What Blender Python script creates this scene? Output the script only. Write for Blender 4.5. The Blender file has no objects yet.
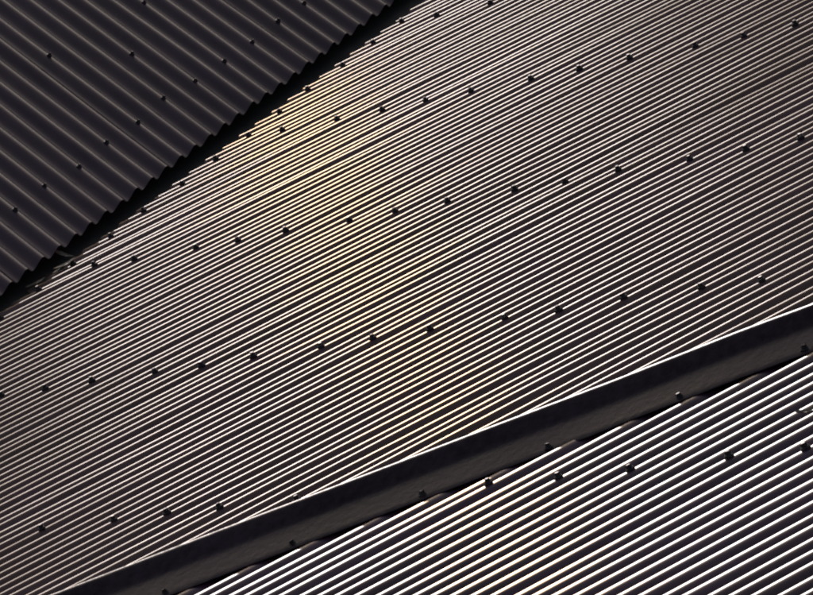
import bpy, math, random
import numpy as np

sc = bpy.context.scene
col = sc.collection
R = math.radians

# ------------------------------------------------------------------ camera
EYE = 1.6                                    # a standing photographer with a long lens
cd = bpy.data.cameras.new('camera'); cam = bpy.data.objects.new('camera', cd); col.objects.link(cam)
cam.location = (0, 0, EYE)
cam.rotation_euler = (R(90 + 4.864), 0, 0)
cd.sensor_width = 36.0; cd.lens = 371.9
cd.clip_start = 0.5; cd.clip_end = 20000
sc.camera = cam

# ------------------------------------------------------------------ sky, sun, exposure
SUN_EL, SUN_AZ = 29.0, -10.2                   # ahead of the camera, a little to the left
w = bpy.data.worlds.new('World'); sc.world = w; w.use_nodes = True
nt = w.node_tree; bg = nt.nodes['Background']
sky = nt.nodes.new('ShaderNodeTexSky'); sky.sky_type = 'NISHITA'; sky.sun_disc = False
sky.sun_elevation = R(SUN_EL); sky.sun_rotation = R(SUN_AZ % 360)
sky.dust_density = 3.0; sky.ozone_density = 0.4
nt.links.new(sky.outputs[0], bg.inputs[0]); bg.inputs[1].default_value = 0.10
sl = bpy.data.lights.new('sun', 'SUN'); so = bpy.data.objects.new('sun', sl); col.objects.link(so)
sl.energy = 2.8; sl.angle = R(0.53); sl.color = (1.0, 0.90, 0.86)
so.rotation_euler = (R(90 - SUN_EL), 0, R(180 - SUN_AZ)); so.location = (0, 0, 30)
vs = sc.view_settings
vs.view_transform = 'Standard'; vs.look = 'None'; vs.exposure = -1.1; vs.gamma = 1; vs.use_curve_mapping = False
sc.cycles.max_bounces = 6; sc.cycles.glossy_bounces = 4; sc.cycles.caustics_reflective = False
sc.cycles.caustics_refractive = False
sc.cycles.sample_clamp_direct = 8.5; sc.cycles.sample_clamp_indirect = 3.0
sc.cycles.pixel_filter_type = 'BLACKMAN_HARRIS'; sc.cycles.filter_width = 2.3

# ------------------------------------------------------------------ materials
def new_mat(name):
    m = bpy.data.materials.new(name); m.use_nodes = True
    return m, m.node_tree.nodes, m.node_tree.links, m.node_tree.nodes['Principled BSDF']

def metal(name, c0, c1, rough, seed, run=True, streak=0.0, spec=0.5, metallic=0.0, per_sheet=True, bump=0.0):
    """Weathered coated steel. Under the film the rolling marks run down the sheet (UV v): a second, weaker lobe
    that is smooth along the sheet and rough across it."""
    m, n, l, b = new_mat(name)
    uv = n.new('ShaderNodeUVMap'); uv.uv_map = 'sheet'
    mp = n.new('ShaderNodeMapping'); mp.inputs['Scale'].default_value = (1.0, 0.12 if run else 1.0, 1.0)
    mp.inputs['Location'].default_value = (seed * 3.7, seed * 1.3, 0)
    l.new(uv.outputs[0], mp.inputs[0])
    fine = n.new('ShaderNodeTexNoise'); fine.inputs['Scale'].default_value = 60; fine.inputs['Detail'].default_value = 6
    l.new(mp.outputs[0], fine.inputs['Vector'])
    blot = n.new('ShaderNodeTexNoise'); blot.inputs['Scale'].default_value = 3.2; blot.inputs['Detail'].default_value = 5
    l.new(uv.outputs[0], blot.inputs['Vector'])
    mixf = n.new('ShaderNodeMath'); mixf.operation = 'MULTIPLY_ADD'; mixf.inputs[1].default_value = 0.5
    l.new(fine.outputs[0], mixf.inputs[0])
    half = n.new('ShaderNodeMath'); half.operation = 'MULTIPLY'; half.inputs[1].default_value = 0.5
    l.new(blot.outputs[0], half.inputs[0]); l.new(half.outputs[0], mixf.inputs[2])
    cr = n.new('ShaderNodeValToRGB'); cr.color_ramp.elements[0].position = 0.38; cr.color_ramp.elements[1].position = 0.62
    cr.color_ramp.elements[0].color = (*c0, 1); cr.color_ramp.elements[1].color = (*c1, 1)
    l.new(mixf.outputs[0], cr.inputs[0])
    # sheets come from different coils and have weathered differently: a small tone step from sheet to sheet
    oi = n.new('ShaderNodeObjectInfo'); tone = n.new('ShaderNodeMapRange')
    tone.inputs['To Min'].default_value = 0.78 if per_sheet else 1.0; tone.inputs['To Max'].default_value = 1.22 if per_sheet else 1.0
    l.new(oi.outputs['Random'], tone.inputs[0])
    tint = n.new('ShaderNodeVectorMath'); tint.operation = 'SCALE'
    l.new(cr.outputs[0], tint.inputs[0]); l.new(tone.outputs[0], tint.inputs['Scale']); l.new(tint.outputs[0], b.inputs['Base Color'])
    band = n.new('ShaderNodeTexNoise'); band.inputs['Scale'].default_value = 7; band.inputs['Detail'].default_value = 3
    l.new(mp.outputs[0], band.inputs['Vector'])
    bsum = n.new('ShaderNodeMath'); bsum.operation = 'MULTIPLY_ADD'; bsum.inputs[1].default_value = 0.6
    hb = n.new('ShaderNodeMath'); hb.operation = 'MULTIPLY'; hb.inputs[1].default_value = 0.4
    l.new(mixf.outputs[0], hb.inputs[0]); l.new(band.outputs[0], bsum.inputs[0]); l.new(hb.outputs[0], bsum.inputs[2])
    rr = n.new('ShaderNodeMapRange'); rr.inputs['From Min'].default_value = 0.3; rr.inputs['From Max'].default_value = 0.7
    rr.inputs['To Min'].default_value = rough * 0.85; rr.inputs['To Max'].default_value = rough * 1.2
    l.new(bsum.outputs[0], rr.inputs[0]); rt = n.new('ShaderNodeMapRange'); rt.inputs['To Min'].default_value = 0.93 if per_sheet else 1.0; rt.inputs['To Max'].default_value = 1.1 if per_sheet else 1.0
    l.new(oi.outputs['Random'], rt.inputs[0])
    rm = n.new('ShaderNodeMath'); rm.operation = 'MULTIPLY'
    l.new(rr.outputs[0], rm.inputs[0]); l.new(rt.outputs[0], rm.inputs[1]); l.new(rm.outputs[0], b.inputs['Roughness'])
    b.inputs['Metallic'].default_value = metallic
    b.inputs['Specular IOR Level'].default_value = spec
    if bump:
        bp = n.new('ShaderNodeBump'); bp.inputs['Strength'].default_value = bump; bp.inputs['Distance'].default_value = 0.004
        l.new(mixf.outputs[0], bp.inputs['Height']); l.new(bp.outputs[0], b.inputs['Normal'])
    if streak:
        tg = n.new('ShaderNodeTangent'); tg.direction_type = 'UV_MAP'; tg.uv_map = 'sheet'
        g = n.new('ShaderNodeBsdfAnisotropic'); g.distribution = 'GGX'
        g.inputs['Color'].default_value = (0.62, 0.41, 0.19, 1); g.inputs['Roughness'].default_value = STREAK_ROUGH
        g.inputs['Anisotropy'].default_value = -0.80
        l.new(tg.outputs[0], g.inputs['Tangent'])
        mx = n.new('ShaderNodeMixShader'); mx.inputs[0].default_value = streak
        l.new(b.outputs[0], mx.inputs[1]); l.new(g.outputs[0], mx.inputs[2])
        l.new(mx.outputs[0], n['Material Output'].inputs['Surface'])
    return m

STREAK_ROUGH = 0.26
M_SHEET = metal('weathered_grey_sheet', (0.150, 0.056, 0.090), (0.240, 0.106, 0.152), 0.235, 1, streak=0.37, spec=0.4)
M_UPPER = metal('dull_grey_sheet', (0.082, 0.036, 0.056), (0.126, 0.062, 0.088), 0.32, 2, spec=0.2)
M_LOWER = metal('glossy_grey_sheet', (0.105, 0.040, 0.076), (0.165, 0.074, 0.120), 0.25, 3, streak=0.13, spec=0.7)
M_CAP = metal('capping_metal', (0.024, 0.008, 0.013), (0.075, 0.034, 0.050), 0.33, 4, False, spec=0.15, per_sheet=False, bump=0.35)
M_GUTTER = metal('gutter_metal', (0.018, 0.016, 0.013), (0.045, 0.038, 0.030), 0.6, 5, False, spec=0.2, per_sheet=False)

def simple(name, c0, c1, scale, rough, metallic=0.0):
    m, n, l, b = new_mat(name)
    tc = n.new('ShaderNodeTexCoord'); nz = n.new('ShaderNodeTexNoise'); nz.inputs['Scale'].default_value = scale
    nz.inputs['Detail'].default_value = 5
    l.new(tc.outputs['Object'], nz.inputs['Vector'])
    cr = n.new('ShaderNodeValToRGB'); cr.color_ramp.elements[0].position = 0.35; cr.color_ramp.elements[1].position = 0.65
    cr.color_ramp.elements[0].color = (*c0, 1); cr.color_ramp.elements[1].color = (*c1, 1)
    l.new(nz.outputs[0], cr.inputs[0]); l.new(cr.outputs[0], b.inputs['Base Color'])
    b.inputs['Roughness'].default_value = rough; b.inputs['Metallic'].default_value = metallic
    return m
M_SCREW = simple('weathered_zinc', (0.035, 0.028, 0.028), (0.11, 0.09, 0.085), 300, 0.5, 0.35)
M_LEAF = simple('dry_leaf', (0.20, 0.13, 0.07), (0.42, 0.32, 0.2), 60, 0.3)
M_GROUND = simple('dry_ground', (0.05, 0.06, 0.03), (0.12, 0.10, 0.06), 0.4, 0.95)

# ------------------------------------------------------------------ object helpers
def tag(o, label=None, cat=None, group=None, kind=None):
    for k, v in (('label', label), ('category', cat), ('group', group), ('kind', kind)):
        if v: o[k] = v
    return o
def empty(name, loc):
    o = bpy.data.objects.new(name, None); col.objects.link(o); o.location = loc; o.empty_display_size = 0.3
    return o
def link(name, me, mat, parent=None):
    o = bpy.data.objects.new(name, me); col.objects.link(o)
    if mat and not me.materials: me.materials.append(mat)
    if parent:
        o.parent = parent
        o.matrix_parent_inverse = parent.matrix_basis.inverted()
    return o
def grid_mesh(name, P, UVc, thick):
    """P: (nu, nv, 3) points of the top face, UVc: (nu, nv, 2). A closed thin sheet with its own rim."""
    nu, nv, _ = P.shape
    du = np.gradient(P, axis=0); dv = np.gradient(P, axis=1)
    nn = np.cross(du, dv); nn /= np.linalg.norm(nn, axis=2, keepdims=True) + 1e-12
    if nn[..., 2].mean() < 0: nn = -nn
    B = P - nn * thick
    top = P.reshape(-1, 3); bot = B.reshape(-1, 3); nT = nu * nv
    idx = np.arange(nT).reshape(nu, nv)
    q = np.stack([idx[:-1, :-1], idx[1:, :-1], idx[1:, 1:], idx[:-1, 1:]], -1).reshape(-1, 4)
    a, b_, c = top[q[0, 0]], top[q[0, 1]], top[q[0, 2]]
    if np.cross(b_ - a, c - b_) @ nn.reshape(-1, 3)[0] < 0: q = q[:, ::-1]
    loops = [q, q[:, ::-1] + nT]
    verts = [top, bot]; uvs = [UVc.reshape(-1, 2)] * 2; base = 2 * nT
    for ring in (idx[0, :], idx[-1, :][::-1], idx[:, 0][::-1], idx[:, -1]):
        k = len(ring)
        verts += [top[ring], bot[ring]]; uvs += [UVc.reshape(-1, 2)[ring]] * 2
        i = np.arange(k - 1)
        loops.append(np.stack([base + i, base + i + 1, base + k + i + 1, base + k + i], -1)); base += 2 * k
    V = np.concatenate(verts); F = np.concatenate(loops); T = np.concatenate(uvs)
    me = bpy.data.meshes.new(name)
    me.from_pydata(V.tolist(), [], F.tolist())
    uvl = me.uv_layers.new(name='sheet')
    li = np.empty(len(me.loops), dtype=np.int32); me.loops.foreach_get('vertex_index', li)
    uvl.data.foreach_set('uv', T[li].ravel().astype(np.float32))
    me.polygons.foreach_set('use_smooth', np.ones(len(me.polygons), dtype=bool))
    me.update()
    return me

# ------------------------------------------------------------------ the planes of the roofs (metres)
UP = np.array([0, 0, EYE])
class Frame:                                  # u across the corrugations, v down the slope, n out of the roof
    def __init__(s, O, u, v, n): s.O, s.u, s.v, s.n = map(np.array, (O, u, v, n))
    def p(s, u, v, z=0.0):
        u, v, z = (np.asarray(a, float)[..., None] for a in (u, v, z))
        return s.O + u * s.u + v * s.v + z * s.n
U = np.array([0.46664, -0.88445, 0.0]); V = np.array([-0.79322, -0.41851, -0.44233]); N = np.array([-0.39122, -0.20641, 0.89685])
O = np.array([0.14806, 19.86155, 2.16782]) + UP
MAIN = Frame(O, U, V, N)
LOW_H = 0.15                                   # the lower roof stands a hand's breadth above the main one
LOW = Frame(O + N * LOW_H, U, V, N)
a, p_, sk = R(27.8), R(26.0), R(5.0)
h = np.array([math.cos(a), math.sin(a), 0]); dn = np.array([math.sin(a) * math.cos(p_), -math.cos(a) * math.cos(p_), -math.sin(p_)])
n2 = np.cross(h, dn); n2 *= np.sign(n2[2])
UPPER = Frame(np.array([-0.50262, 20.79783, 2.09947]) + UP, h * math.cos(sk) - dn * math.sin(sk), dn * math.cos(sk) + h * math.sin(sk), n2)

PITCH = 0.0762; PITCH_UP = 0.0860
main_valley = lambda u: 1.240 + (u + 0.253) * 1.237
cap_line = lambda u: 3.447 - (u - 5.345) * 1.0855           # under the crown of the capping
UP_E0, UP_E1 = (-1.042, 0.872), (1.315, -1.295)             # the cut edge of the upper roof
upper_edge = lambda u: UP_E0[1] + (u - UP_E0[0]) * (UP_E1[1] - UP_E0[1]) / (UP_E1[0] - UP_E0[0])
low_top = lambda u: 3.520 - (u - 5.429) * 0.997 - 0.10

# ------------------------------------------------------------------ corrugated sheets
class Waves:
    """Every crest sits a little off its place and wavers along its length, as pressed sheet does."""
    def __init__(s, seed, sz, su, sw):
        rng = np.random.default_rng(seed); K = 400; s.K = K
        s.dz = rng.normal(0, sz, K); s.du = rng.normal(0, su, K)
        s.wl = rng.uniform(0.45, 1.9, (K, 4)); s.ph = rng.uniform(0, 6.283, (K, 4)); s.am = rng.normal(0, sw, (K, 4)) * s.wl
    def at(s, k, v):                          # k float array (crest units), v array
        i = np.floor(k).astype(int); f = k - i; f = f * f * (3 - 2 * f)
        def val(j):
            j = j + s.K // 2
            z = s.dz[j] + sum(s.am[j, m] * np.sin(6.283 * v / s.wl[j, m] + s.ph[j, m]) for m in range(4))
            return z, s.du[j]
        z0, u0 = val(i); z1, u1 = val(i + 1)
        return z0 * (1 - f) + z1 * f, u0 * (1 - f) + u1 * f

def profile(k, sharp):
    c = np.cos(6.28318 * k)
    return c + sharp * (np.cos(12.56637 * k) - 1) * 0.5

def sheet(name, fr, k0, k1, pitch, phase, amp, vtop, vbot, wv, lap_lo, lap_hi, mat, parent, thick=0.0007, ns=22, sharp=0.0, tilt=0.0):
    k = np.linspace(k0, k1, int(round((k1 - k0) * ns)) + 1)
    u0 = phase + k * pitch
    vt = np.array([vtop(x) for x in u0]); vb = np.array([vbot(x) for x in u0])
    ok = vb > vt + 0.03
    if ok.sum() < 8: return None
    k, u0, vt, vb = k[ok], u0[ok], vt[ok], vb[ok]
    nv = int((vb - vt).max() / 0.09) + 2
    t = np.linspace(0, 1, nv)
    VV = vt[:, None] + (vb - vt)[:, None] * t[None]
    KK = np.repeat(k[:, None], nv, 1)
    dz, du = wv.at(KK, VV)
    Z = amp * profile(KK, sharp) + dz
    if lap_lo: Z = Z + lap_lo * np.clip(1 - (KK - k0) / 0.9, 0, 1)
    if lap_hi: Z = Z + lap_hi * np.clip(1 - (k1 - KK) / 0.9, 0, 1)
    UU = u0[:, None] + du + tilt * 0
    P = fr.p(UU, VV, Z)
    me = grid_mesh(name, P, np.stack([UU, VV], -1), thick)
    return link(name, me, mat, parent)

# ------------------------------------------------------------------ screws
def lathe_rings(rings, seg, cap=True):
    Vs, Fs = [], []
    for r, z in rings:
        for i in range(seg):
            an = 6.28318 * i / seg; Vs.append((r * math.cos(an), r * math.sin(an), z))
    for j in range(len(rings) - 1):
        for i in range(seg):
            b0 = j * seg + i; b1 = j * seg + (i + 1) % seg
            Fs.append((b0, b1, b1 + seg, b0 + seg))
    if cap: Fs.append(tuple(range((len(rings) - 1) * seg, len(rings) * seg)))
    return Vs, Fs
def screw_mesh():
    V1, F1 = lathe_rings([(0.0088, -0.003), (0.0098, 0.0), (0.0096, 0.0022), (0.0075, 0.0042), (0.005, 0.005)], 14)
    V2, F2 = lathe_rings([(0.0074, 0.0045), (0.0076, 0.0058), (0.0066, 0.0064)], 14, False)
    V3, F3 = lathe_rings([(0.0057, 0.0062), (0.0057, 0.0104), (0.0046, 0.0116)], 6)
    Vs, Fs = list(V1), list(F1)
    for Vn, Fn in ((V2, F2), (V3, F3)):
        b = len(Vs); Vs += Vn; Fs += [tuple(i + b for i in f) for f in Fn]
    me = bpy.data.meshes.new('screw'); me.from_pydata(Vs, [], Fs); me.materials.append(M_SCREW); me.update()
    return me
SCREW = screw_mesh()
from mathutils import Matrix, Vector
srng = random.Random(5)
def frame_matrix(fr, pos):
    m = Matrix.Identity(4)
    for i, ax in enumerate((fr.u, -fr.v, fr.n)):
        for j in range(3): m[j][i] = ax[j]
    m.translation = Vector(pos.tolist())
    return m
def screw(fr, u, v, z, parent, scale=1.0, tilt=4):
    o = bpy.data.objects.new('screw', SCREW); col.objects.link(o)
    m = frame_matrix(fr, fr.p(u, v, z))
    m = m @ Matrix.Rotation(R(srng.uniform(-tilt, tilt)), 4, 'X') @ Matrix.Rotation(R(srng.uniform(-tilt, tilt)), 4, 'Y') @ Matrix.Rotation(srng.uniform(0, 6.28), 4, 'Z') @ Matrix.Scale(scale * srng.uniform(0.78, 0.92), 4)
    o.parent = parent
    o.matrix_parent_inverse = (PARENT_W[parent.name]).inverted()
    o.matrix_basis = m
    return o
PARENT_W = {}

# ------------------------------------------------------------------ the ground
g = bpy.data.meshes.new('ground'); s_ = 6000
g.from_pydata([(-s_, -s_, 0), (s_, -s_, 0), (s_, s_, 0), (-s_, s_, 0)], [], [(0, 1, 2, 3)])
tag(link('ground', g, M_GROUND), kind='structure')

def roof_root(label, fr, u, v):
    e = empty('corrugated_roof', fr.p(u, v).tolist()); tag(e, label, 'roof', 'corrugated metal roof slopes', 'thing')
    return e
def reg(o, parent):
    bpy.context.view_layer.update()
    PARENT_W[o.name] = o.matrix_world.copy()
    return o

# ------------------------------------------------------------------ main roof
AMP = 0.0092
wm = Waves(11, 0.00060, 0.0013, 0.00045)
root_m = roof_root('large grey corrugated metal roof covered in glinting white ridges across the middle', MAIN, 1.5, 1.0)
main_bot = lambda u: min(main_valley(u), cap_line(u) + 0.02)
MTOP = lambda u: -3.0
msheets = {}
for i in range(-6, 8):
    s = sheet('roof_sheet', MAIN, i * 10 - 0.28, i * 10 + 10 + 0.36, PITCH, 0, AMP, MTOP, main_bot, wm, 0, 0.0016, M_SHEET, root_m, sharp=0.36)
    if s: msheets[i] = reg(s, root_m)
def main_screw(k, v, sc_=1.0):
    i = min(max(math.floor((k - 0.5) / 10), -6), 7)
    if i not in msheets: return
    z, du = wm.at(np.array([float(k)]), np.array([v]))
    screw(MAIN, k * PITCH + du[0], v, AMP + z[0] + 0.0016 * (k % 10 == 0), msheets[i], sc_)
for j, v in enumerate((-2.86, -1.905, -0.946, -0.012, 0.972, 1.917, 2.850, 3.80)):
    for k in range(-55, 78):
        pat = (0, 4, 7) if k >= 0 else (1, 4, 7)
        if k % 10 in pat:
            vv = v + srng.gauss(0, 0.004)
            if vv < main_bot(k * PITCH) - 0.19: main_screw(k, vv)
for k in range(-44, 30, 2):                      # the fixings that follow the valley
    vv = main_valley(k * PITCH) - 0.075 + srng.gauss(0, 0.006)
    if -2.9 < vv < main_bot(k * PITCH) - 0.02: main_screw(k, vv)

# ------------------------------------------------------------------ upper roof
AMPU = 0.0092; PHU = -0.045
wu = Waves(23, 0.0006, 0.0012, 0.0004)
root_u = roof_root('dark corrugated metal roof with a wavy cut edge in the upper left corner', UPPER, 0.0, -0.4)
UTOP = lambda u: -3.4
usheets = {}
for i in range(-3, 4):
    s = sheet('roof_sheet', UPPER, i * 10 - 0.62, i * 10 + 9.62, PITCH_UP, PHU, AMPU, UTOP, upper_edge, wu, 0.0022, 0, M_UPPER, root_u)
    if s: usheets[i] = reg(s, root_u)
def upper_screw(k, v):
    i = math.floor((k + 0.5) / 10)
    if i not in usheets: return
    z, du = wu.at(np.array([float(k)]), np.array([v]))
    screw(UPPER, PHU + k * PITCH_UP + du[0], v, AMPU + z[0] + 0.002 * (k % 10 == 0), usheets[i], 0.85)
for k in range(-24, 32, 2):
    u = PHU + k * PITCH_UP; v = upper_edge(u) - 0.235 + srng.gauss(0, 0.008)
    if v > -3.3: upper_screw(k, v)
for k, v in ((0, -0.755), (3, -0.78), (-4, -0.75), (-7, -0.76), (6, -1.186), (-1, -1.19), (-4, -1.75), (0, -1.76), (3, -1.76), (6, -1.76), (10, -1.77), (13, -2.2), (16, -2.2)):
    if v < upper_edge(PHU + k * PITCH_UP) - 0.3: upper_screw(k, v)

# ------------------------------------------------------------------ lower roof with its capping
AMPL = 0.0086; PHL = 5.769
wl_ = Waves(37, 0.0006, 0.0011, 0.0003)
root_l = roof_root('nearest corrugated metal roof with broad white glinting ridges below the sloping capping', LOW, 6.5, 3.6)
LBOT = lambda u: 5.2
lsheets = {}
for i in range(-3, 5):
    s = sheet('roof_sheet', LOW, i * 10 - 0.28, i * 10 + 10.36, PITCH, PHL, AMPL, low_top, LBOT, wl_, 0, 0.0016, M_LOWER, root_l, sharp=-0.2)
    if s: lsheets[i] = reg(s, root_l)
for v in (2.38, 3.336, 4.29):
    for k in range(-24, 45):
        if k % 10 in (0, 3, 6):
            u = PHL + k * PITCH
            if v > low_top(u) + 0.16:
                i = math.floor((k - 0.5) / 10)
                if i in lsheets:
                    z, du = wl_.at(np.array([float(k)]), np.array([v]))
                    screw(LOW, u + du[0], v, AMPL + z[0] + 0.0016 * (k % 10 == 0), lsheets[i])

# capping: profile (w towards the viewer, z above the lower roof), drawn along the crown line
C0 = MAIN.p(5.345, 3.447, 0.0); C1 = MAIN.p(5.965, 2.774, 0.0)
cdir = (C1 - C0); cdir /= np.linalg.norm(cdir)
wdir = np.cross(cdir, N); wdir *= np.sign(wdir @ (0.6 * U + 0.8 * V)); wdir /= np.linalg.norm(wdir)
prof = [(0.132, 0.0082), (0.130, 0.0094), (0.115, 0.0138), (0.09, 0.0215), (0.065, 0.0290), (0.055, 0.0322), (0.049, 0.0347), (0.043, 0.0383), (0.030, 0.0460), (0.018, 0.0530),
        (0.012, 0.0563), (0.0085, 0.0580), (0.004, 0.0594), (0.0, 0.0599), (-0.004, 0.0594), (-0.0085, 0.0580), (-0.012, 0.0563), (-0.018, 0.0510), (-0.030, 0.0425), (-0.041, 0.035), (-0.05, 0.026),
        (-0.08, -0.02), (-0.11, -0.07), (-0.14, -0.118), (-0.15, -0.136)]
CAP_LEN0, CAP_LEN1 = -2.6, 2.6
ts = np.linspace(CAP_LEN0, CAP_LEN1, 90)
pw = np.array(prof)
rngc = np.random.default_rng(4)
wob = np.interp(ts, np.linspace(CAP_LEN0, CAP_LEN1, 24), rngc.normal(0, 0.0013, 24))
flare = np.interp(ts, np.linspace(CAP_LEN0, CAP_LEN1, 40), np.abs(rngc.normal(0, 0.0009, 40)))
Pc = np.empty((len(pw), len(ts), 3)); UVc = np.empty((len(pw), len(ts), 2))
for i, (w0, z0) in enumerate(pw):
    lip = flare * max(0, (w0 - 0.06) / 0.07)
    Pc[i] = C0 + N * (LOW_H + z0 + lip + wob * 0.6)[:, None] + wdir * (w0 + wob)[:, None] + cdir * ts[:, None]
    UVc[i] = np.stack([np.full(len(ts), w0), ts], -1)
cap = link('ridge_capping', grid_mesh('ridge_capping', Pc, UVc, 0.0008), M_CAP, root_l)
tag(cap, 'plain dark roll-topped capping with a bright upper rim')
reg(cap, root_l)
CAPF = Frame(C0 + N * LOW_H, cdir, -wdir, N)
for n_ in range(-11, 12):
    t_ = 0.222 + n_ * 0.2285 + srng.gauss(0, 0.006)
    screw(CAPF, t_, -(0.114 + srng.gauss(0, 0.003)), 0.0118, cap, 0.92, 8)

# ------------------------------------------------------------------ valley gutter
def plane_pt(fr, q, z):                        # drop a point on to a plane parallel to a roof
    return q - fr.n * ((q - fr.O) @ fr.n - z)
vdir = np.cross(MAIN.n, UPPER.n); vdir /= np.linalg.norm(vdir); vdir *= np.sign(vdir[2])
# the bottom line of the valley: the two roof planes, each 32 mm down
A = np.array([MAIN.n, UPPER.n, vdir]); base = UPPER.O
B0 = np.linalg.solve(A, np.array([MAIN.n @ MAIN.O - 0.034, UPPER.n @ UPPER.O - 0.034, vdir @ base]))
gm = np.cross(vdir, MAIN.n); gm *= np.sign(gm @ MAIN.u); gu = np.cross(vdir, UPPER.n); gu *= np.sign(-(gu @ MAIN.u))
gp = [(gm, 0.26), (gm, 0.16), (gm, 0.08), (gm, 0.02), (gm, 0.0), (gu, 0.02), (gu, 0.10), (gu, 0.2), (gu, 0.3)]
tg_ = np.linspace(-3.2, 3.6, 50)
Pg = np.empty((len(gp), len(tg_), 3)); UVg = np.empty((len(gp), len(tg_), 2))
for i, (d_, s0) in enumerate(gp):
    Pg[i] = B0 + d_ * s0 + vdir * tg_[:, None]; UVg[i] = np.stack([np.full(len(tg_), i * 0.05), tg_], -1)
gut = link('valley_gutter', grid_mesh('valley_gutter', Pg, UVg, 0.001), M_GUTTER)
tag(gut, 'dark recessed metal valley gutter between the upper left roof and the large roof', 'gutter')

# ------------------------------------------------------------------ dead leaves
def leaf_mesh(seed, L, W, curl, fold):
    r = random.Random(seed); nx, ny = 13, 6
    X = np.linspace(0, 1, nx); P = np.empty((nx, ny, 3)); T = np.empty((nx, ny, 2))
    for i, x in enumerate(X):
        wd = W * (math.sin(math.pi * min(1, x ** 0.75)) ** 0.8 * 0.98 + 0.02) * (1 + r.uniform(-.12, .12))
        for j in range(ny):
            y = (j / (ny - 1) - 0.5) * wd
            P[i, j] = (L * (x - .5), y + 0.12 * L * math.sin(x * 3) , fold * abs(y) + curl * L * (x - .5) ** 2 * 4 * 0.25 + r.uniform(-.0006, .0006))
            T[i, j] = (x, j / (ny - 1))
    return grid_mesh('dead_leaf', P, T, 0.0004)
def leaf(fr, u, v, z, seed, L, W, curl, fold, rot, label):
    o = link('dead_leaf', leaf_mesh(seed, L, W, curl, fold), M_LEAF)
    o.matrix_basis = frame_matrix(fr, fr.p(u, v, z)) @ Matrix.Rotation(R(rot[2]), 4, 'Z') @ Matrix.Rotation(R(rot[1]), 4, 'Y') @ Matrix.Rotation(R(rot[0]), 4, 'X')
    tag(o, label, 'leaf', 'dead leaves on the roofs')
leaf(MAIN, -0.450, 0.935, 0.014, 1, 0.062, 0.026, 0.5, 0.22, (4, -4, 78), 'curled dry leaf lying highest in the small heap at the valley')
leaf(MAIN, -0.410, 1.000, 0.014, 2, 0.070, 0.032, 0.4, 0.2, (-5, 4, 100), 'broad dry leaf in the middle of the small heap at the valley')
leaf(MAIN, -0.375, 1.060, 0.014, 3, 0.055, 0.022, 0.5, 0.25, (6, -4, 66), 'narrow dry leaf below the middle of the small heap at the valley')
leaf(UPPER, -0.715, 0.580, -0.020, 6, 0.055, 0.020, 0.6, 0.3, (8, 6, -30), 'small shaded dry leaf in the gutter under the wavy roof edge')
leaf(LOW, 6.500, 3.160, 0.006, 5, 0.045, 0.016, 0.7, 0.4, (10, 8, 70), 'single dry leaf between two ridges of the nearest roof at the right')
